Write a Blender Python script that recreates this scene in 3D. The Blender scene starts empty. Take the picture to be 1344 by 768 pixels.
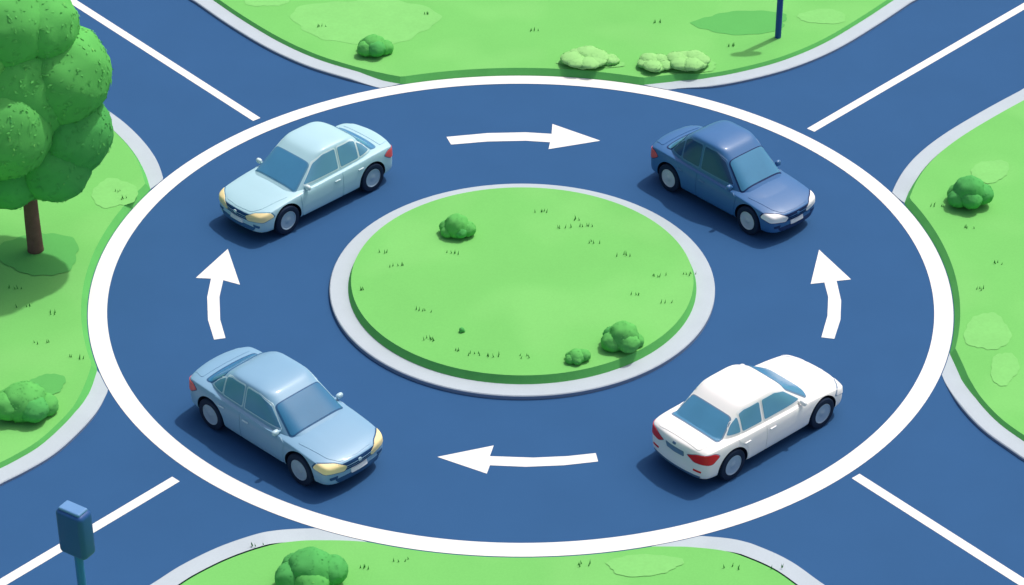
import bpy,bmesh,math,random
from mathutils import Vector,Matrix,noise
from mathutils.bvhtree import BVHTree
random.seed(7)
sc=bpy.context.scene
COL=sc.collection
# ---------------------------------------------------------------- camera
TH=math.radians(33.6); D=60.8; AIM=Vector((-0.2,-0.39,0)); F=3405.0
FW=Vector((0,math.cos(TH),-math.sin(TH))); UP=Vector((0,math.sin(TH),math.cos(TH)))
CP=AIM-FW*D
cd=bpy.data.cameras.new("camera"); cam=bpy.data.objects.new("camera",cd); COL.objects.link(cam)
cam.location=CP; cam.rotation_euler=(math.pi/2-TH,0,0)
cd.sensor_width=36; cd.lens=F/1344*36; cd.clip_end=2000; cd.clip_start=0.5
sc.camera=cam
def G(px,py,z=0.0):
    """survey point of the plan -> ground coordinates"""
    d=Vector(((px-672)/F,0,0))+UP*((384-py)/F)+FW
    k=(z-CP.z)/d.z
    p=CP+d*k
    return Vector((p.x,p.y,z))
# ---------------------------------------------------------------- light
sc.view_settings.view_transform='Standard'
try: sc.view_settings.look='None'
except: pass
sc.view_settings.exposure=0
w=bpy.data.worlds.new("World"); sc.world=w; w.use_nodes=True
nt=w.node_tree; bg=nt.nodes['Background']
sky=nt.nodes.new('ShaderNodeTexSky'); sky.sky_type='NISHITA'; sky.sun_disc=False
EL=math.radians(63); AZ=math.radians(48)
sky.sun_elevation=EL; sky.sun_rotation=AZ; sky.dust_density=5.0; sky.air_density=1.0; sky.ozone_density=0.6
nt.links.new(sky.outputs[0],bg.inputs[0]); bg.inputs[1].default_value=0.145
sd=bpy.data.lights.new("sun",'SUN'); sun=bpy.data.objects.new("sun",sd); COL.objects.link(sun)
sd.energy=2.7; sd.angle=math.radians(1.5); sd.color=(1.0,0.97,0.92)
sv=Vector((math.cos(EL)*math.sin(AZ),math.cos(EL)*math.cos(AZ),math.sin(EL)))
sun.rotation_euler=sv.to_track_quat('Z','Y').to_euler(); sun.location=sv*50
# ---------------------------------------------------------------- materials
K=(0.87,0.84,0.82)
def lin(c):
    o=[]
    for i,v in enumerate(c):
        v=v/255.0
        o.append(min(0.9,K[i]*(v/12.92 if v<=0.04045 else ((v+0.055)/1.055)**2.4)))
    return (o[0],o[1],o[2],1)
def mat(name,rgb,rough=0.8,spec=0.2,amp=0.05,scale=6.0,amp2=0.0,scale2=60,coat=0.0,bump=0.0,tint=None,metal=0.0):
    m=bpy.data.materials.new(name); m.use_nodes=True; t=m.node_tree; b=t.nodes['Principled BSDF']
    b.inputs['Roughness'].default_value=rough; b.inputs['Specular IOR Level'].default_value=spec
    b.inputs['Coat Weight'].default_value=coat; b.inputs['Coat Roughness'].default_value=0.12
    b.inputs['Metallic'].default_value=metal
    geo=t.nodes.new('ShaderNodeTexCoord')
    def nz(sc_,det=3):
        n=t.nodes.new('ShaderNodeTexNoise'); n.inputs['Scale'].default_value=sc_; n.inputs['Detail'].default_value=det
        t.links.new(geo.outputs['Object'],n.inputs['Vector']); return n
    n=nz(scale)
    mr=t.nodes.new('ShaderNodeMapRange'); mr.inputs[1].default_value=0.3; mr.inputs[2].default_value=0.7
    mr.inputs[3].default_value=1-amp; mr.inputs[4].default_value=1+amp
    t.links.new(n.outputs['Fac'],mr.inputs[0]); fac=mr.outputs[0]
    if amp2>0:
        n2=nz(scale2,2); m2=t.nodes.new('ShaderNodeMapRange'); m2.inputs[1].default_value=0.3; m2.inputs[2].default_value=0.7
        m2.inputs[3].default_value=1-amp2; m2.inputs[4].default_value=1+amp2
        t.links.new(n2.outputs['Fac'],m2.inputs[0])
        mu=t.nodes.new('ShaderNodeMath'); mu.operation='MULTIPLY'
        t.links.new(fac,mu.inputs[0]); t.links.new(m2.outputs[0],mu.inputs[1]); fac=mu.outputs[0]
        if bump>0:
            bp=t.nodes.new('ShaderNodeBump'); bp.inputs['Strength'].default_value=bump; bp.inputs['Distance'].default_value=0.02
            t.links.new(n2.outputs['Fac'],bp.inputs['Height']); t.links.new(bp.outputs[0],b.inputs['Normal'])
    vm=t.nodes.new('ShaderNodeVectorMath'); vm.operation='SCALE'
    if tint:
        n3=nz(tint[1],1.5); r3=t.nodes.new('ShaderNodeMapRange'); r3.inputs[1].default_value=0.50; r3.inputs[2].default_value=0.62
        t.links.new(n3.outputs['Fac'],r3.inputs[0])
        mx=t.nodes.new('ShaderNodeMix'); mx.data_type='RGBA'
        mx.inputs['A'].default_value=lin(rgb); mx.inputs['B'].default_value=lin(tint[0])
        t.links.new(r3.outputs[0],mx.inputs['Factor']); t.links.new(mx.outputs['Result'],vm.inputs[0])
    else: vm.inputs[0].default_value=lin(rgb)[:3]
    t.links.new(fac,vm.inputs['Scale']); t.links.new(vm.outputs[0],b.inputs['Base Color'])
    m.diffuse_color=lin(rgb)
    return m
M_grass=mat("grass",(119,197,107),0.95,0.05,0.03,0.5,0.025,22,tint=((125,201,112),0.35))
M_grassL=mat("grass_light",(131,205,118),0.95,0.05,0.03,2,0.03,14)
M_grassDShadow=mat("grass_dark_and_shadow",(96,180,96),0.95,0.05,0.02,2,0.02,25)  # darker lawn green, also the colour of shadows painted on the lawn
M_edge=mat("grass_edge",(98,188,100),0.95,0.05,0.04,2,0.03,25)
M_blade=mat("grass_blade",(76,158,80),0.9,0.1,0.1,2)
M_road=mat("asphalt",(51,93,140),0.9,0.10,0.025,0.6,0.03,70,bump=0.06)
M_white=mat("road_paint",(238,239,236),0.7,0.2,0.015,1.5,0.02,40)
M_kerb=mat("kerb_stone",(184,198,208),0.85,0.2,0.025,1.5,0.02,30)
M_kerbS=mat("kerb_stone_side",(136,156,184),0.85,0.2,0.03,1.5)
M_trunk=mat("bark",(128,96,88),0.9,0.1,0.10,6,0.06,30,bump=0.2)
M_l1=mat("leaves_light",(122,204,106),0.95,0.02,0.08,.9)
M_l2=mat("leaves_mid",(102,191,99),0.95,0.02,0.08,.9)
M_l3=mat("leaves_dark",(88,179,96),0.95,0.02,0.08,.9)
M_l4=mat("leaves_pale",(152,214,134),0.95,0.02,0.05,1.2)
M_sign=mat("sign_blue",(38,86,150),0.5,0.3,0.03,2)
M_signT=mat("sign_top",(104,152,204),0.5,0.3,0.03,2)
M_pole=mat("pole_blue",(42,112,184),0.5,0.3,0.03,2)
M_navy=mat("pole_navy",(34,76,160),0.5,0.3,0.03,2)
# ---------------------------------------------------------------- mesh helpers
def mesh(name,vs,fs,mats,mi=None,smooth=False):
    me=bpy.data.meshes.new(name); me.from_pydata([tuple(v) for v in vs],[],[tuple(f) for f in fs])
    for m in mats: me.materials.append(m)
    if mi:
        for p,i in zip(me.polygons,mi): p.material_index=i
    if smooth:
        for p in me.polygons: p.use_smooth=True
    me.update(); return me
def obj(name,me,parent=None,label=None,cat=None,kind=None,group=None):
    o=bpy.data.objects.new(name,me); COL.objects.link(o)
    if parent: o.parent=parent
    if label: o["label"]=label
    if cat: o["category"]=cat
    if kind: o["kind"]=kind
    if group: o["group"]=group
    return o
def fillpoly(pts,z=None):
    bm=bmesh.new(); vs=[bm.verts.new((p[0],p[1],p[2] if z is None else z)) for p in pts]
    f=bm.faces.new(vs); f.normal_update()
    if f.normal.z<0: bmesh.ops.reverse_faces(bm,faces=[f])
    bmesh.ops.triangulate(bm,faces=bm.faces[:],ngon_method='EAR_CLIP')
    bm.verts.index_update()
    V=[v.co.copy() for v in bm.verts]; Fc=[[v.index for v in f.verts] for f in bm.faces]; bm.free()
    return V,Fc
def catmull(P,n=8,closed=False):
    out=[];N=len(P)
    rng=range(N) if closed else range(N-1)
    for i in rng:
        if closed: a,b,c,d=P[i-1],P[i],P[(i+1)%N],P[(i+2)%N]
        else:
            a=P[i-1] if i>0 else P[0]*2-P[1]; b=P[i]; c=P[i+1]; d=P[i+2] if i+2<N else P[-1]*2-P[-2]
        for k in range(n):
            t=k/n
            out.append(0.5*((2*b)+(c-a)*t+(2*a-5*b+4*c-d)*t*t+(3*b-a-3*c+d)*t**3))
    if not closed: out.append(P[-1].copy())
    return out
def sheet(name,pts,z,m,label,cat,kind="structure"):
    V,Fc=fillpoly(pts,z); return obj(name,mesh(name,V,Fc,[m]),label=label,cat=cat,kind=kind)
R=10.1; RI=9.66
# ground + road
sheet("ground",[(-400,-400),(400,-400),(400,400),(-400,400)],-0.004,M_grass,"flat green grassland around the road junction","ground")
sheet("road",[(-62,-62),(62,-62),(62,62),(-62,62)],0.0,M_road,"blue-grey asphalt of roundabout and four approach roads","road")
# ring
N=256; V=[];Fc=[]
for i in range(N):
    a=2*math.pi*i/N
    V+= [(R*math.cos(a),R*math.sin(a),0.008),(RI*math.cos(a),RI*math.sin(a),0.008)]
for i in range(N):
    j=(i+1)%N; Fc.append((2*i,2*j,2*j+1,2*i+1))
obj("road_marking",mesh("ring",V,Fc,[M_white]),label="broad white painted ring line around the roundabout",cat="road marking",kind="structure")
# centre lines
cl={}
for key,(a,b) in {"UL":((105,8),(337,157)),"UR":((1336,13),(1064,171)),"LL":((6,763),(231,629)),"LR":((1338,762),(1123,625))}.items():
    A=G(*a);B=G(*b); d=(A-B).normalized(); cl[key]=d; n=Vector((-d.y,d.x,0))*0.12; Fp=B+d*55
    sheet("road_marking",[B-n,Fp-n,Fp+n,B+n],0.005,M_white,"straight white centre line painted on approach road","road marking")
# arrows
arrows=[
 [(586,180),(640,175),(690,174),(724,176),(725,163),(788,185),(720,196),(722,187),(690,185),(640,186),(592,190)],
 [(574,600),(648,585),(643,599),(700,601),(745,599),(782,595),(785,606),(740,611),(690,613),(643,611),(639,622)],
 [(299,327),(315,374),(293,368),(288,390),(289,420),(296,444),(281,446),(273,420),(272,390),(277,366),(257,365)],
 [(1075,328),(1117,367),(1098,369),(1104,395),(1103,420),(1095,445),(1078,443),(1086,415),(1087,390),(1082,371),(1064,373)]]
for a in arrows:
    sheet("direction_arrow",[G(*p) for p in a],0.006,M_white,"curved white direction arrow painted on the asphalt","road marking")
# ---------------------------------------------------------------- wedges
KZ=0.08; KW=0.38; LZ=0.17; LZN=0.10
wedges=[
 ("UL",[(258,6),(300,35),(350,65),(400,88),(450,104),(490,114),(530,121),(590,126)],
  [(790,126),(850,121),(890,117),(940,115),(1000,103),(1050,88),(1100,66),(1150,36),(1195,6)],"UR",Vector((0,16,0))),
 ("UR",[(1338,122),(1290,148),(1240,178),(1205,205),(1182,232),(1168,260),(1160,290)],
  [(1212,440),(1226,470),(1235,490),(1244,510),(1262,538),(1292,569),(1338,602)],"LR",Vector((16,0,0))),
 ("LR",[(1075,766),(1038,740),(1000,722),(960,709),(910,703),(870,702),(810,702)],
  [(530,700),(470,695),(430,694),(390,695),(345,702),(290,720),(240,744),(205,766)],"LL",Vector((0,-16,0))),
 ("LL",[(5,636),(35,621),(70,600),(100,574),(125,546),(141,515),(150,488),(158,460)],
  [(224,290),(222,262),(216,240),(207,215),(190,190),(165,165),(135,143),(100,122),(40,84),(-40,32)],"UL",Vector((-16,0,0)))]
def kerbcurve(pts,key,first,ref):
    P=[G(*p) for p in pts]
    P=catmull(P,8)
    far=cl[key]
    if first: P=[P[0]+far*50,P[0]+far*20,P[0]+far*8]+P
    else: P=P+[P[-1]+far*8,P[-1]+far*20,P[-1]+far*50]
    Q=[]
    mid=len(P)//2
    tan=(P[mid+1]-P[mid-1]); n0=Vector((-tan.y,tan.x,0)); s=1 if n0.dot(ref-P[mid])>0 else -1
    for i in range(len(P)):
        a=P[max(0,i-1)]; b=P[min(len(P)-1,i+1)]; t=(b-a).normalized(); Q.append(P[i]+Vector((-t.y,t.x,0))*s*KW)
    return P,Q
def proj(p,r=R+0.02):
    l=math.hypot(p.x,p.y)
    return Vector((p.x*r/l,p.y*r/l,0)) if l<r else p.copy()
def offset(poly,d):
    A=sum(poly[i-1].x*poly[i].y-poly[i].x*poly[i-1].y for i in range(len(poly)))
    s=1 if A>0 else -1; out=[]
    for i in range(len(poly)):
        a=poly[i-1];b=poly[i];c=poly[(i+1)%len(poly)]
        t1=(b-a); t2=(c-b)
        t=(t1.normalized()+t2.normalized()); t.normalize()
        out.append(b+Vector((-t.y,t.x,0))*s*d)
    return out
def slab(name,poly,z0,z1,inset,label,cat):
    clean=[poly[0]]
    for p in poly[1:]:
        if (p-clean[-1]).length>0.03: clean.append(p)
    top=offset(clean,inset)
    V,Fc=fillpoly(top,z1); nT=len(Fc); n=len(V)
    k=len(clean); base=[Vector((p.x,p.y,z0)) for p in clean]; tops=[Vector((p.x,p.y,z1)) for p in top]
    V=V+tops+base
    A=sum(clean[i-1].x*clean[i].y-clean[i].x*clean[i-1].y for i in range(k))
    for i in range(k):
        j=(i+1)%k
        f=(n+i,n+k+i,n+k+j,n+j)
        Fc.append(f if A>0 else f[::-1])
    return obj(name,mesh(name,V,Fc,[M_grass,M_edge],[0]*nT+[1]*k),label=label,cat=cat,kind="structure")
for k1,ca,cb,k2,ref in wedges:
    polyQ=[]
    for idx,(pts,key,first) in enumerate(((ca,k1,True),(cb,k2,False))):
        P,Q=kerbcurve(pts,key,first,ref)
        inside=lambda v: math.hypot(v.x,v.y)<R+0.02
        st=[i for i in range(len(P)) if not(inside(P[i]) and inside(Q[i]))]
        PP=[proj(P[i]) for i in st]; QQ=[proj(Q[i]) for i in st]
        V=[];Fc=[];mi=[]
        for p,q in zip(PP,QQ):
            t=(q-p); t=t.normalized() if t.length>1e-4 else Vector((0,0,0))
            # kerb drops to a flush nose where it meets the painted ring
            f=max(0.15,min(1.0,(math.hypot(p.x,p.y)-R)/0.7)); kz=KZ*f; B=0.02*f
            V+=[(p.x,p.y,0),(p.x,p.y,kz-B),(p.x+t.x*B,p.y+t.y*B,kz),(q.x+t.x*.05,q.y+t.y*.05,kz)]
        for i in range(len(PP)-1):
            for r in range(3):
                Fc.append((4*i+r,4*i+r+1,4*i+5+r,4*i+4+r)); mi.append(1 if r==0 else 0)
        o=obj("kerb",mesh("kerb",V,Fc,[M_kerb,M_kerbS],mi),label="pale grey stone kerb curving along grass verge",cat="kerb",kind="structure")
        bm=bmesh.new(); bm.from_mesh(o.data); bmesh.ops.recalc_face_normals(bm,faces=bm.faces[:])
        if sum(f.normal.z for f in bm.faces)<0: bmesh.ops.reverse_faces(bm,faces=bm.faces[:])
        bm.to_mesh(o.data); bm.free()
        if idx==0: polyQ=QQ[:]; last=QQ[-1]
        else:
            a0=math.atan2(last.y,last.x); a1=math.atan2(QQ[0].y,QQ[0].x)
            d=(a1-a0+math.pi)%(2*math.pi)-math.pi
            for s in range(1,40): 
                a=a0+d*s/40; polyQ.append(Vector(((R+.02)*math.cos(a),(R+.02)*math.sin(a),0)))
            polyQ+=QQ
    near=ref.y<0
    slab("grass_verge",polyQ,0.0,LZN if near else LZ,0.12,"green grass verge between two approach roads","grass verge")
# island
def circ(r,n=128): return [Vector((r*math.cos(2*math.pi*i/n),r*math.sin(2*math.pi*i/n),0)) for i in range(n)]
rings=[(4.52,0,1),(4.52,KZ+0.01,1),(4.50,KZ+0.03,0),(4.0,KZ+0.03,0)]
V=[];Fc=[];mi=[];n=128
for r,z,_ in rings: V+=[(p.x,p.y,z) for p in circ(r)]
for k in range(3):
    for i in range(n):
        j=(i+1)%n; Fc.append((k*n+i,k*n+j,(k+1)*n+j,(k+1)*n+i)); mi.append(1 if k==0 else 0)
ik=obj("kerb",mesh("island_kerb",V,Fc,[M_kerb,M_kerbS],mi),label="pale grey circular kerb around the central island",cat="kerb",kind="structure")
IZ=0.30
il=slab("grass_island",circ(4.13),0.0,IZ,0.12,"round raised green lawn in the roundabout centre","grass island")
for o in (ik,il): o.location=(.04,-.15,0)
# ---------------------------------------------------------------- light/dark lawn patches and painted shadows
def patch(px,py,rx,ry,m,z,seed):
    random.seed(seed); P=[]
    ph=[random.uniform(0,6.28) for _ in range(3)]
    for i in range(36):
        a=2*math.pi*i/36; k=1+0.08*math.sin(2*a+ph[0])+0.07*math.sin(3*a+ph[1])+0.04*math.sin(5*a+ph[2])+0.03*math.sin(13*a+ph[1])
        P.append(G(px+rx*k*math.cos(a),py+ry*k*math.sin(a),z))
    sheet("grass_patch_or_shadow",catmull(P,3,True),z+0.004+0.001*(seed-2),m,"slightly different green lawn patch or painted shadow","grass")
for i,a in enumerate([(480,28,88,32,M_grassL,LZ),(350,-4,30,14,M_grassL,LZ),(975,30,64,15,M_grassDShadow,LZ),(1080,22,34,9,M_grassL,LZ),  # dark patch by the far sign pole is a shadow painted in colour
    (150,254,28,20,M_grassL,LZ),(1296,436,28,26,M_grassL,LZ),(1318,484,18,22,M_grassL,LZ),(845,742,50,14,M_grassL,LZN),
    (1300,225,24,15,M_grassL,LZ),(62,505,24,14,M_grassDShadow,LZ),(52,334,50,30,M_grassDShadow,LZ),(895,86,46,10,M_grassL,LZ),(775,82,44,8,M_grassL,LZ)]):  # dark oval at the tree foot paints the shadow under the crown
    patch(*a,i+3)
# ---------------------------------------------------------------- tufts (stuff)
random.seed(11)
T=[(65,412),(55,450),(20,378),(30,402),(556,408),(565,445),(572,447),(607,462),(620,465),(818,335),(866,362),(905,361),(830,386),(875,398),(780,318),(592,333),(506,333),(686,469),(648,467),(710,278),(742,299),(760,288),(770,298),(1230,270),(1275,299),(1306,346),(766,742),(525,736),(340,716),(960,746),(478,745),(100,470),(105,240),(520,350),(480,380),(1020,745),(1290,380),(560,20),(700,40),(960,60),(860,30),(420,35),(150,252),(165,262)]
V=[];Fc=[]
for (px,py) in T:
    z=IZ if (420<px<950 and 250<py<500) else (LZN if py>700 else LZ)
    c=G(px,py,z)
    for k in range(random.randint(3,5)):
        b=c+Vector((random.uniform(-.17,.17),random.uniform(-.06,.06),0)); h=random.uniform(.07,.13); wv=.014; le=random.uniform(-.03,.03)
        n=len(V); V+=[b-Vector((wv,0,0)),b+Vector((wv,0,0)),b+Vector((le,0,h)),b+Vector((0,-wv,0)),b+Vector((0,wv,0))]
        Fc+=[(n,n+1,n+2),(n+3,n+4,n+2)]
obj("grass_tufts",mesh("grass_tufts",V,Fc,[M_blade]),label="scattered small dark grass tufts on lawns",cat="grass",kind="stuff")
# ---------------------------------------------------------------- foliage
def leafy(name,lobes,dens,ls,seed,mats,disp=0.12,spread=.07,alt=.05):
    random.seed(seed); V=[];Fc=[];mi=[]
    bm=bmesh.new(); bmesh.ops.create_icosphere(bm,subdivisions=4,radius=1); bm.verts.index_update()
    sv_=[v.co.copy() for v in bm.verts]; sf=[[v.index for v in f.verts] for f in bm.faces]; bm.free()
    for (c,r,m,sz) in lobes:
        n=len(V)
        for v in sv_:
            d=1+disp*noise.noise(v*2.2+c*3)+0.03*noise.noise(v*7+c)
            V.append(c+Vector((v.x,v.y,v.z*sz))*r*0.97*d)
        Fc+=[[n+i for i in f] for f in sf]; mi+=[m]*len(sf)
        for k in range(int(dens*r*r)):
            v=Vector((random.gauss(0,1),random.gauss(0,1),random.gauss(0,1))).normalized()
            d=1+disp*noise.noise(v*2.2+c*3)+0.03*noise.noise(v*7+c)
            p=c+Vector((v.x,v.y,v.z*sz))*r*(0.968*d+random.uniform(0,spread)*random.random())
            if p.z<0.01+0.0: continue
            nn=(v+Vector((random.uniform(-.18,.18),random.uniform(-.18,.18),random.uniform(-.05,.35)))).normalized()
            t=nn.orthogonal().normalized(); t=Matrix.Rotation(random.uniform(0,6.28),3,nn)@t; b=nn.cross(t)
            s=ls*random.uniform(.6,1.2); q=len(V)
            V+=[p-t*s,p-b*s*.5,p+t*s,p+b*s*.5]; Fc.append((q,q+1,q+2,q+3))
            mm=m
            if random.random()<alt: mm=max(0,min(len(mats)-1,m+random.choice((-1,1))))
            mi.append(mm)
    me=mesh(name,V,Fc,mats,mi)
    for p in me.polygons:
        if len(p.vertices)==3: p.use_smooth=True
    return me
GM=[M_l1,M_l2,M_l3]
# tree
tb=G(47,329,LZ)
tree=obj("tree",None,label="tall leafy green tree with brown trunk on grass verge",cat="tree"); tree.location=tb
def tube(pts,rad,seg=14):
    V=[];Fc=[]
    for i,(p,r) in enumerate(zip(pts,rad)):
        t=(pts[min(i+1,len(pts)-1)]-pts[max(i-1,0)]).normalized(); a=t.orthogonal().normalized(); b=t.cross(a)
        if i==0: a0=a
        a=(a0-t*a0.dot(t)).normalized(); b=t.cross(a)
        for k in range(seg):
            an=2*math.pi*k/seg; V.append(p+(a*math.cos(an)+b*math.sin(an))*r)
    for i in range(len(pts)-1):
        for k in range(seg):
            j=(k+1)%seg; Fc.append((i*seg+k,i*seg+j,(i+1)*seg+j,(i+1)*seg+k))
    Fc.append(list(range(seg))[::-1]); Fc.append([(len(pts)-1)*seg+k for k in range(seg)])
    return V,Fc
def join(parts):
    V=[];Fc=[]
    for v,f in parts:
        n=len(V); V+=list(v); Fc+=[[i+n for i in q] for q in f]
    return V,Fc
vz=lambda *a:Vector(a)
parts=[tube([vz(0,0,-.05),vz(0,0,.12),vz(0,0,.9),vz(.02,0,2),vz(0,0,3.6),vz(0,0,5)],[.205,.19,.18,.16,.11,.05]),
 tube([vz(0,0,1.5),vz(.5,-.2,2.3),vz(1.1,-.3,3.0)],[.09,.07,.03]),tube([vz(0,0,1.7),vz(-.5,.1,2.5),vz(-1.1,.2,3.4)],[.09,.07,.03]),
 tube([vz(0,0,2.3),vz(.1,.6,3.1),vz(.3,1.0,4)],[.08,.06,.03]),tube([vz(0,0,2.2),vz(-.1,-.5,3.1),vz(-.3,-1.0,3.8)],[.08,.06,.03])]
V,Fc=join(parts); obj("trunk",mesh("trunk",V,Fc,[M_trunk],smooth=True),tree)
lob=[(vz(-.3,.1,4.5),1.85,1,1.2)]
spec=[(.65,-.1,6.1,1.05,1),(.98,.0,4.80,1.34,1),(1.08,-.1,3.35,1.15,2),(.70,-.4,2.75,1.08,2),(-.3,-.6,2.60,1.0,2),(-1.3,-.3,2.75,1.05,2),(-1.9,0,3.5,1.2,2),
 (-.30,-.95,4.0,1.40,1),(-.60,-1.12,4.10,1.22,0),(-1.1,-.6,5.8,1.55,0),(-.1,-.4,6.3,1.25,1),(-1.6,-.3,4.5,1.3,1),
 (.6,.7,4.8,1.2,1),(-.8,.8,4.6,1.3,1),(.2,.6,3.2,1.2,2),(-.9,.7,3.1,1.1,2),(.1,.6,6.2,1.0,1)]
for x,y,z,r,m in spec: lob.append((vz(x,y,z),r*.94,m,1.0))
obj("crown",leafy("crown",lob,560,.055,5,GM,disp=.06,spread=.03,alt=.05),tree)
# bushes
GB=[M_l1,M_l2,M_l3]
def bush(px,py,wpx,hpx,z,seed,mi=(1,1,2),label="",mats=GB,nl=5):
    base=G(px,py+hpx*.40,z)
    sc_=60.0/(1+0.0137*base.y)*.92
    W=wpx/sc_/2; H=hpx/sc_*0.95
    random.seed(seed); lob=[(vz(0,0,H*.38),W*.68,mi[0],min(1.0,H*.55/(W*.68)))]
    for k in range(nl):
        a=math.pi*2*k/nl+random.uniform(-.3,.3); r=W*random.uniform(.38,.52)
        lob.append((vz(math.cos(a)*W*.54,math.sin(a)*W*.4,r*.45+random.uniform(0,.2)*H),r,mi[k%3],min(.85,H/W)))
    o=obj("bush",leafy("bush",lob,1300,.028,seed,mats,disp=.08,spread=.04),label=label,cat="bush"); o.location=base
    return o
bush(600,294,50,34,IZ,21,(1,2,1),"small round green bush on the central island")
bush(818,437,60,42,IZ,22,(1,1,2),"larger lobed green bush on the central island")
bush(757,466,36,18,IZ,23,(1,1,1),"tiny low green bush on the central island")
bush(491,58,50,28,LZ,24,(1,2,1),"small dark green bush on grass verge")
bush(1270,246,62,56,LZ,25,(2,2,1),"lobed dark green bush on grass verge")
bush(34,522,92,50,LZ,26,(1,2,1),"wide green bush on grass verge beside road")
bush(409,742,96,60,LZN,27,(2,1,2),"large lobed green bush on grass verge near crossing")
bush(606,432,10,9,IZ,28,(2,2,2),"tiny dark shrub on the central island",nl=3)
for (x,y,wp,hp,sd_) in ((768,78,66,11,29),(800,78,30,10,31),(860,84,52,11,32),(902,81,60,13,34)):
    bush(x,y,wp,hp,LZ,sd_,(0,0,0),"pale green low shrub clump on grass verge",mats=[M_l4,M_l4],nl=9)
# ---------------------------------------------------------------- sign posts
def rbox(cx,cy,cz,sx,sy,sz,bev=.05,seg=3,m=None):
    bm=bmesh.new(); bmesh.ops.create_cube(bm,size=1)
    for v in bm.verts: v.co=Vector((v.co.x*sx,v.co.y*sy,v.co.z*sz))
    bmesh.ops.bevel(bm,geom=bm.edges[:],offset=bev,segments=seg,affect='EDGES',profile=.5)
    bm.verts.index_update()
    V=[v.co+Vector((cx,cy,cz)) for v in bm.verts]; Fc=[[v.index for v in f.verts] for f in bm.faces]; bm.free(); return V,Fc
sb=G(119,863,LZN)
s=obj("traffic_signal",None,label="dark blue signal box on a blue pole beside road",cat="traffic signal"); s.location=sb; s.rotation_euler=(0,0,math.radians(-32))
V,Fc=tube([vz(0,0,-.05),vz(0,0,2.7)],[.085,.085]); obj("pole",mesh("pole",V,Fc,[M_pole],smooth=False),s)
V,Fc=tube([vz(0,0,0),vz(0,0,.04)],[.16,.15]); obj("base_plate",mesh("base_plate",V,Fc,[M_pole]),s)
V,Fc=rbox(0,0,3.12,.64,.38,1.02,.10,5); obj("housing",mesh("housing",V,Fc,[M_sign],smooth=True),s)
V,Fc=rbox(0,0,3.64,.50,.27,.07,.03); obj("lid",mesh("lid",V,Fc,[M_signT]),s)
pb=G(1021,49,LZ)
s=obj("road_sign",None,label="round blue road sign on navy pole in grass",cat="road sign"); s.location=pb
V,Fc=tube([vz(0,0,-.05),vz(0,0,2.6)],[.085,.085]); obj("pole",mesh("pole",V,Fc,[M_navy],smooth=False),s)
V,Fc=tube([vz(0,-.09,2.5),vz(0,-.13,2.5)],[.4,.4],40); obj("sign_plate",mesh("sign_plate",V,Fc,[M_navy]),s)
# ================================================================ CAR
ph={k:bpy.data.materials.new("role_"+k) for k in ("paint","glass","glass_side","trim","seam","head","tail","plate","tyre","rim","chrome","grille","well")}
def evalmesh(o):
    dg=bpy.context.evaluated_depsgraph_get(); e=o.evaluated_get(dg); return bpy.data.meshes.new_from_object(e)
ST=[ # x, w, zb, zs, zt
 (2.28,.60,.30,.58,.635),(2.20,.79,.23,.665,.71),(1.98,.875,.20,.745,.795),(1.5,.895,.19,.81,.89),(1.05,.90,.19,.86,.95),(.3,.905,.19,.895,.97),
 (-.5,.905,.19,.915,.98),(-1.2,.90,.19,.94,1.005),(-1.7,.89,.20,.95,1.03),(-2.04,.865,.21,.94,1.02),(-2.22,.79,.25,.885,.965),(-2.30,.62,.33,.79,.86)]
V=[];Fc=[]
for x,wd,zb,zs,zt in ST:
    half=[(0,zb),(.62*wd,zb),(.90*wd,zb+.02),(.985*wd,zb+.12),(wd,zb+(zs-zb)*.55),(.992*wd,zs-.07),(.955*wd,zs),(.78*wd,zs+(zt-zs)*.6),(.40*wd,zt-.006),(0,zt)]
    loop=half+[(-a,b) for a,b in half[-2:0:-1]]
    e=1 if abs(x)>2.1 else 0
    for a,b in loop:
        xx=x-math.copysign(.10*e*(a/wd)**2,x)
        V.append((xx,a,b))
nl_=len(loop)
for i in range(len(ST)-1):
    for k in range(nl_):
        j=(k+1)%nl_; Fc.append((i*nl_+k,i*nl_+j,(i+1)*nl_+j,(i+1)*nl_+k))
Fc.append(list(range(nl_))[::-1]); Fc.append([(len(ST)-1)*nl_+k for k in range(nl_)])
me=mesh("lower",V,Fc,[]); lo=bpy.data.objects.new("tmp_lower",me); COL.objects.link(lo)
bm=bmesh.new(); bm.from_mesh(me); bmesh.ops.recalc_face_normals(bm,faces=bm.faces[:])
cr=bm.edges.layers.float.new('crease_edge') if 'crease_edge' not in bm.edges.layers.float else bm.edges.layers.float['crease_edge']
bm.verts.ensure_lookup_table()
for e in bm.edges:
    a,b=sorted((e.verts[0].index,e.verts[1].index))
    if b-a==nl_:
        k=a%nl_
        if k in (6,nl_-6): e[cr]=.75
        if k in (4,nl_-4): e[cr]=.55
        if k in (8,nl_-8) and b//nl_<=4: e[cr]=.6
    elif a//nl_==b//nl_:
        st_=a//nl_; k1_,k2_=a%nl_,b%nl_
        top=lambda k: 6<=k<=nl_-6
        if st_ in (1,len(ST)-2) and top(k1_) and top(k2_): e[cr]=.5
bm.to_mesh(me); bm.free()
ss=lo.modifiers.new("s",'SUBSURF'); ss.levels=3; ss.render_levels=3
WX=1.375; WR=.365
bmc=bmesh.new()
for x in (WX,-WX):
    for sgn in (1,-1):
        bmesh.ops.create_cone(bmc,cap_ends=True,segments=48,radius1=.43,radius2=.43,depth=.7,matrix=Matrix.Translation((x,sgn*.93,WR))@Matrix.Rotation(math.pi/2,4,'X'))
mc=bpy.data.meshes.new("cut"); bmc.to_mesh(mc); bmc.free(); co=bpy.data.objects.new("tmp_cut",mc); COL.objects.link(co)
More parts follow.
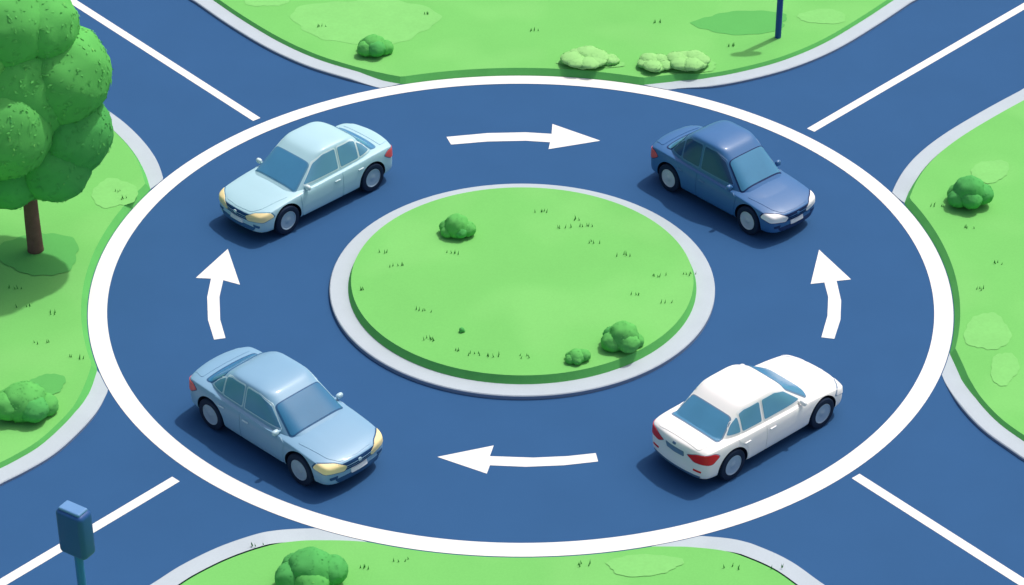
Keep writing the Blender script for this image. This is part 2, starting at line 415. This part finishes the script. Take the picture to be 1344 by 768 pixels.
bo=lo.modifiers.new("b",'BOOLEAN'); bo.operation='DIFFERENCE'; bo.object=co; bo.solver='EXACT'
lowm=evalmesh(lo)
bpy.data.objects.remove(lo); bpy.data.objects.remove(co)
LV=[v.co.copy() for v in lowm.vertices]; LF=[list(p.vertices) for p in lowm.polygons]; LM=[]
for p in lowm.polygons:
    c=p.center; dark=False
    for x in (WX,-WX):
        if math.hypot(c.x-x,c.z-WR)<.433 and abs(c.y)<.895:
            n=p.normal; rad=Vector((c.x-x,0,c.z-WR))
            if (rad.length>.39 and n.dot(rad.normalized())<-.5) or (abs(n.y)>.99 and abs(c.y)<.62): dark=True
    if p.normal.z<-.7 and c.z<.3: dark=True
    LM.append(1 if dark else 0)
# greenhouse: stacked rounded loops  (z, front x, rear x, half width)
lev=[(.86,1.24,-1.90,.82),(.96,1.08,-1.74,.785),(1.10,.84,-1.53,.742),(1.24,.60,-1.33,.70),(1.37,.37,-1.13,.66),(1.45,.21,-.98,.625),(1.488,.06,-.84,.565),(1.512,-.12,-.66,.41),(1.522,-.30,-.48,.15)]
LP=[Vector((a,b,c)) for a,b,c,d in lev]; LW=[Vector((d,0,0)) for a,b,c,d in lev]
LPs=catmull(LP,4); LWs=catmull(LW,4)
GV=[];GF=[];NS=96
for q,wv in zip(LPs,LWs):
    z,xf,xr=q; hw=wv.x; cx=(xf+xr)/2; a=(xf-xr)/2
    for k in range(NS):
        an=2*math.pi*k/NS; c=math.cos(an); s_=math.sin(an); ex=2/5.0
        GV.append(Vector((cx+a*math.copysign(abs(c)**ex,c),hw*math.copysign(abs(s_)**ex,s_),z)))
for i in range(len(LPs)-1):
    for k in range(NS):
        j=(k+1)%NS; GF.append([i*NS+k,i*NS+j,(i+1)*NS+j,(i+1)*NS+k])
GF.append([(len(LPs)-1)*NS+k for k in range(NS)])
n=len(LV)
BV=LV+GV; BF=LF+[[i+n for i in f] for f in GF]
bodyme=mesh("body",BV,BF,[ph["paint"],ph["well"]],LM+[0]*len(GF),smooth=True)
try: bodyme.set_sharp_from_angle(angle=math.radians(32))
except Exception as e: print(e)
bvh=BVHTree.FromPolygons(BV,BF)
def rnd(P,r,seg=5):
    P=[Vector((p[0],p[1],0)) for p in P]; out=[]
    for i in range(len(P)):
        a=P[i-1];b=P[i];c=P[(i+1)%len(P)]
        ra=min(r,(a-b).length*.45); rc=min(r,(c-b).length*.45)
        p0=b+(a-b).normalized()*ra; p2=b+(c-b).normalized()*rc
        for k in range(seg+1):
            t=k/seg; out.append(p0*(1-t)**2+b*2*t*(1-t)+p2*t*t)
    return out
def decal(poly,o,u,nrm,off,maxlen=.07,skirt=True):
    """skin a flat outline onto the car body along direction nrm"""
    nrm=nrm.normalized(); u=(u-nrm*u.dot(nrm)).normalized(); v=nrm.cross(u)
    if v.z<0: v=-v
    bm=bmesh.new(); f=bm.faces.new([bm.verts.new(p) for p in poly]); bmesh.ops.triangulate(bm,faces=[f])
    for it in range(7):
        es=[e for e in bm.edges if e.calc_length()>maxlen]
        if not es: break
        bmesh.ops.subdivide_edges(bm,edges=es,cuts=1); bmesh.ops.triangulate(bm,faces=bm.faces[:])
    for vt in bm.verts:
        p=o+u*vt.co.x+v*vt.co.y
        h,hn,_,_=bvh.ray_cast(p+nrm*1.2,-nrm)
        if h is None: h,hn,_,_=bvh.find_nearest(p)
        if hn.dot(nrm)<0: hn=-hn
        vt.co=h+(hn*.5+nrm*.5).normalized()*off
    bmesh.ops.recalc_face_normals(bm,faces=bm.faces[:])
    bm.faces.ensure_lookup_table()
    if sum(f.normal.dot(nrm) for f in bm.faces)<0: bmesh.ops.reverse_faces(bm,faces=bm.faces[:])
    if skirt:
        be=[e for e in bm.edges if e.is_boundary]
        r=bmesh.ops.extrude_edge_only(bm,edges=be)
        for g in r['geom']:
            if isinstance(g,bmesh.types.BMVert): g.co-=nrm*(off+.006)
    bm.verts.index_update()
    V=[x.co.copy() for x in bm.verts]; Fc=[[x.index for x in f.verts] for f in bm.faces]; bm.free(); return V,Fc
def mirr(vf):
    V,Fc=vf; return [Vector((v.x,-v.y,v.z)) for v in V],[f[::-1] for f in Fc]
CAR=[]
def part(name,layers,parent=-1,smooth=True,label=None):
    V=[];Fc=[];mi=[];mats=[]
    for (v,f),role in layers:
        if ph[role] not in mats: mats.append(ph[role])
        k=mats.index(ph[role]); n=len(V); V+=v; Fc+=[[i+n for i in q] for q in f]; mi+=[k]*len(f)
    me=mesh(name,V,Fc,mats,mi,smooth=smooth)
    if smooth:
        try: me.set_sharp_from_angle(angle=math.radians(35))
        except: pass
    CAR.append((name,me,parent)); return len(CAR)-1
CAR.append(("body",bodyme,-1))
X=vz(1,0,0);Y=vz(0,1,0);Z=vz(0,0,1)
# windscreens
wsn=vz(.41,0,.72); wo=vz(.73,0,1.165)
part("windscreen",[(decal(rnd([(-.735,-.385),(.735,-.385),(.605,.37),(-.605,.37)],.08),wo,Y,wsn,.004),"seam"),(decal(rnd([(-.705,-.355),(.705,-.355),(.578,.345),(-.578,.345)],.07),wo,Y,wsn,.009),"glass")])
rwn=vz(-.41,0,.60); ro=vz(-1.43,0,1.165)
part("rear_window",[(decal(rnd([(-.705,-.325),(.705,-.325),(.585,.30),(-.585,.30)],.09),ro,Y,rwn,.004),"seam"),(decal(rnd([(-.675,-.295),(.675,-.295),(.56,.275),(-.56,.275)],.08),ro,Y,rwn,.009),"glass")])
fw=[(.72,.985),(-.36,.995),(-.36,1.405),(.02,1.40),(.32,1.30)]
rw=[(-.45,.995),(-1.02,1.005),(-1.02,1.345),(-.86,1.40),(-.45,1.405)]
qw=[(-1.075,1.01),(-1.42,1.035),(-1.26,1.19),(-1.075,1.305)]
def grow(P,d):
    c=Vector((sum(p[0] for p in P)/len(P),sum(p[1] for p in P)/len(P))); o=[]
    for p in P:
        e=Vector(p)-c; o.append(tuple(Vector(p)+Vector((math.copysign(d,e.x),math.copysign(d,e.y)))))
    return o
for poly in (fw,rw,qw):
    a=decal(rnd(grow(poly,.026),.05),vz(0,0,0),X,Y,.005); b=decal(rnd(poly,.04),vz(0,0,0),X,Y,.010)
    part("side_window",[(a,"chrome"),(b,"glass_side")]); part("side_window",[(mirr(a),"chrome"),(mirr(b),"glass_side")])
# doors
fd=[(.88,.36),(.91,.80),(.80,.855),(-.37,.885),(-.37,.30),(.84,.30)]
rd=[(-.43,.30),(-.43,.885),(-1.20,.905),(-1.14,.82),(-.96,.68),(-.90,.45),(-.90,.30)]
for poly,hx in ((fd,-.22),(rd,-.98)):
    a=decal(rnd(poly,.04),vz(0,0,0),X,Y,.003,.05); b=decal(rnd(grow(poly,-.022),.035),vz(0,0,0),X,Y,.009,.05)
    h,_,_,_=bvh.ray_cast(vz(hx,2,.785),vz(0,-1,0))
    hb=rbox(hx,h.y+.018,.785,.18,.03,.034,.012,2)
    for f in (lambda q:q,mirr):
        d=part("door",[(f(a),"seam"),(f(b),"paint")]); part("handle",[(f(hb),"chrome")],d)
# headlights
hl0=[(-.34,.02),(-.08,.115),(.30,.16),(.37,.07),(.16,-.08),(-.28,-.09)]
nh=vz(.80,.50,.40)
def side_decal(poly,o,nrm,off): return decal(poly,o,vz(-nrm.y,nrm.x,0),nrm,off,maxlen=.05)
a=side_decal(rnd([(x*1.07,y*1.16) for x,y in hl0],.05),vz(2.08,.63,.61),nh,.004); b=side_decal(rnd(hl0,.05),vz(2.08,.63,.61),nh,.014)
part("headlight",[(a,"seam"),(b,"head")]); part("headlight",[(mirr(a),"seam"),(mirr(b),"head")])
nt_=vz(-.76,.62,.12)
tl0=[(-.34,.02),(-.12,.10),(.26,.13),(.36,.05),(.22,-.10),(-.18,-.105)]
def tdec(poly,off): return decal(poly,vz(-2.12,.69,.77),vz(.6,.75,0),nt_,off,maxlen=.05)
a=tdec(rnd([(x*1.05,y*1.12) for x,y in tl0],.05),.004); b=tdec(rnd(tl0,.05),.014)
part("tail_light",[(a,"seam"),(b,"tail")]); part("tail_light",[(mirr(a),"seam"),(mirr(b),"tail")])
# grille, plates, bumpers
fn=vz(1,0,.12)
def bar(y,w): return decal(rnd([(-w,y+.005),(w,y+.005),(w,y-.005),(-w,y-.005)],.01),vz(2.2,0,.58),Y,fn,.014)
part("grille",[(decal(rnd([(-.45,.105),(.45,.105),(.34,-.085),(-.34,-.085)],.05),vz(2.2,0,.58),Y,fn,.006),"grille"),
  (bar(.03,.36),"paint"),(bar(-.03,.33),"paint")])
part("front_emblem",[(decal(rnd([(-.045,.03),(.045,.03),(.045,-.03),(-.045,-.03)],.03),vz(2.2,0,.62),Y,fn,.022),"chrome")])
part("number_plate",[(decal(rnd([(-.22,.052),(.22,.052),(.22,-.052),(-.22,-.052)],.015),vz(2.2,0,.43),Y,fn,.018),"plate")])
part("air_intake",[(decal(rnd([(-.62,.055),(.62,.055),(.54,-.05),(-.54,-.05)],.04),vz(2.15,0,.325),Y,fn,.006),"trim")])
for f in (1,-1):
    q=decal(rnd([(-.10,.032),(.10,.032),(.08,-.032),(-.08,-.032)],.02),vz(2.15,.64*f,.42),Y,vz(1,.5*f,0),.008); part("fog_lamp",[(q,"trim")])
rn=vz(-1,0,.1)
part("rear_number_plate",[(decal(rnd([(-.27,.075),(.27,.075),(.25,-.075),(-.25,-.075)],.03),vz(-2.2,0,.73),Y,rn,.006),"seam"),(decal(rnd([(-.23,.052),(.23,.052),(.23,-.052),(-.23,-.052)],.015),vz(-2.2,0,.73),Y,rn,.014),"plate")])
part("rear_emblem",[(decal(rnd([(-.045,.025),(.045,.025),(.045,-.025),(-.045,-.025)],.02),vz(-2.15,0,.88),Y,rn,.012),"trim")])
part("rear_bumper",[(decal(rnd([(-.70,.022),(.70,.022),(.64,-.05),(-.64,-.05)],.03),vz(-2.15,0,.32),Y,rn,.006),"trim")])
for f in (1,-1):
    q=decal(rnd([(-.10,.022),(.10,.022),(.10,-.022),(-.10,-.022)],.015),vz(-2.15,.60*f,.46),Y,vz(-1,.35*f,0),.010); part("reflector",[(q,"tail")])
for f in (lambda q:q,mirr):
    q=decal(rnd([(.90,.285),(.90,.235),(-.90,.235),(-.90,.285)],.015),vz(0,0,0),X,Y,.006); part("sill",[(f(q),"trim")])
# bonnet and boot seams
def lid(name,poly,off1=.003,off2=.008):
    a=decal(rnd(poly,.08),vz(0,0,0),X,Z,off1,.07); b=decal(rnd(grow(poly,-.020),.07),vz(0,0,0),X,Z,off2,.07)
    part(name,[(a,"seam"),(b,"paint")])
lid("bonnet",[(1.22,-.72),(1.22,.72),(1.90,.58),(2.10,.42),(2.15,0),(2.10,-.42),(1.90,-.58)])
lid("boot_lid",[(-1.84,-.66),(-1.84,.66),(-2.12,.58),(-2.12,-.58)])
# mirrors
def blob(c,r):
    bm=bmesh.new(); bmesh.ops.create_icosphere(bm,subdivisions=3,radius=1); bm.verts.index_update()
    V=[]
    for v in bm.verts:
        p=Vector([math.copysign(abs(q)**.75,q) for q in v.co]); V.append(Vector((c.x+p.x*r.x*(1 if p.x>0 else .6),c.y+p.y*r.y,c.z+p.z*r.z)))
    Fc=[[v.index for v in f.verts] for f in bm.faces]; bm.free(); return V,Fc
mb=blob(vz(.70,.890,.965),vz(.065,.085,.055)); ms=tube([vz(.70,.74,.93),vz(.70,.88,.95)],[.03,.028],10)
part("wing_mirror",[(mb,"chrome"),(ms,"paint")]); part("wing_mirror",[(mirr(mb),"chrome"),(mirr(ms),"paint")])
# wheels
def lathe(prof,x,y0,sgn,seg=48):
    V=[];Fc=[]
    for r,y in prof:
        for k in range(seg):
            a=2*math.pi*k/seg; V.append(Vector((x+r*math.cos(a),sgn*(y0+y),WR+r*math.sin(a))))
    for i in range(len(prof)-1):
        for k in range(seg):
            j=(k+1)%seg; q=[i*seg+k,i*seg+j,(i+1)*seg+j,(i+1)*seg+k]; Fc.append(q if sgn>0 else q[::-1])
    return V,Fc
typ=[(.22,-.10),(.335,-.10),(.358,-.08),(.365,-.05),(.365,.05),(.36,.08),(.345,.098),(.30,.105),(.24,.100),(.228,.07)]
rip=[(.235,.05),(.235,.094),(.222,.100),(.205,.084),(.12,.074),(.07,.078),(.055,.088),(.0005,.090)]
for x in (WX,-WX):
    for sgn in (1,-1):
        ty=lathe(typ,x,.80,sgn); rm=lathe(rip,x,.80,sgn)
        w0=part("wheel",[(lathe([(.0005,-.09),(.22,-.09),(.22,.05)],x,.80,sgn),"trim")])
        part("tyre",[(ty,"tyre")],w0); part("rim",[(rm,"rim")],w0)
# palettes
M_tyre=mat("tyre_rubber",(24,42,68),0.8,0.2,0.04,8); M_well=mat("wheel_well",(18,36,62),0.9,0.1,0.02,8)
M_head_c=mat("lamp_cream",(255,236,178),0.4,0.3,0.02,5); M_head_w=mat("lamp_white",(255,255,255),0.4,0.3,0.02,5)
M_tailr=mat("lamp_red",(222,32,34),0.4,0.3,0.03,5); M_tailp=mat("lamp_dull_red",(218,92,92),0.4,0.3,0.03,5)
M_plate=mat("plate",(236,242,248),0.4,0.3,0.02,5)
def pal(nm,paint,glass,gside,seam,trim,grille,rim,chrome,head,tail,plate=M_plate):
    return dict(paint=mat(nm+"_paint",paint,0.42,0.32,0.012,1.5,coat=0.12),glass=mat(nm+"_glass",glass,0.18,0.4,0.06,1.6),glass_side=mat(nm+"_side_glass",gside,0.18,0.4,0.06,1.6),
      seam=mat(nm+"_seam",seam,0.6,0.2,0.02,5),trim=mat(nm+"_trim",trim,0.6,0.3,0.02,5),grille=mat(nm+"_grille",grille,0.6,0.2,0.04,5),
      rim=mat(nm+"_rim",rim,0.4,0.4,0.03,5),chrome=mat(nm+"_bright_trim",chrome,0.3,0.5,0.02,5),head=head,tail=tail,plate=plate,tyre=M_tyre,well=M_well)
cars=[
 ("light blue sedan with cream headlights on the roundabout",(379,307),(490,251),1,1.02,1.16,pal("pale_blue",(178,218,232),(72,138,182),(104,162,196),(88,142,178),(56,106,154),(28,74,124),(160,188,208),(218,240,246),M_head_c,M_tailp)),
 ("dark blue sedan with white headlights on the roundabout",(980,307),(877,251),-1,1.04,1.36,pal("navy",(60,112,168),(72,136,176),(32,74,122),(18,46,96),(22,52,102),(16,40,86),(200,210,218),(66,116,168),M_head_w,M_tailp)),
 ("steel blue sedan with yellow headlights on the roundabout",(394,636),(278,563),-1,1.0,1.06,pal("steel_blue",(130,174,206),(54,120,164),(86,148,186),(46,92,136),(36,80,126),(24,66,114),(156,180,200),(184,216,232),M_head_c,M_tailp)),
 ("white sedan with red tail lights on the roundabout",(1078,561),(961,629),-1,1.0,1.05,pal("white",(250,250,249),(80,144,184),(98,158,190),(116,144,172),(84,116,154),(60,100,150),(160,186,208),(242,246,248),M_head_w,M_tailr,mat("plate_blue",(110,142,180),.4,.3,.02,5))),
]
for label,fc,rc,side,zk,kc,P in cars:
    Fp=G(*fc);Rp=G(*rc); d=(Fp-Rp); scl=d.length/2.75; d.normalize(); left=Vector((-d.y,d.x,0))
    mid=(Fp+Rp)/2; org=mid-left*side*.88*scl
    e=obj("car",None,label=label,cat="car",group="cars driving around the roundabout")
    e.location=(org.x,org.y,.009); e.rotation_euler=(0,0,math.atan2(d.y,d.x)); e.scale=(scl,scl,scl*zk)
    made=[]
    for nm,me,par in CAR:
        m2=me
        if nm not in("wheel","tyre","rim") and max(v.co.z for v in me.vertices)>.88:
            m2=me.copy()
            for v in m2.vertices:
                t=max(0.0,v.co.z-.88); v.co.z+=t*(kc-1)
        o=bpy.data.objects.new(nm,m2); COL.objects.link(o); o.parent=e if par<0 else made[par]; made.append(o)
        for i,sl in enumerate(o.material_slots):
            role=me.materials[i].name.replace("role_",""); sl.link='OBJECT'; sl.material=P[role]
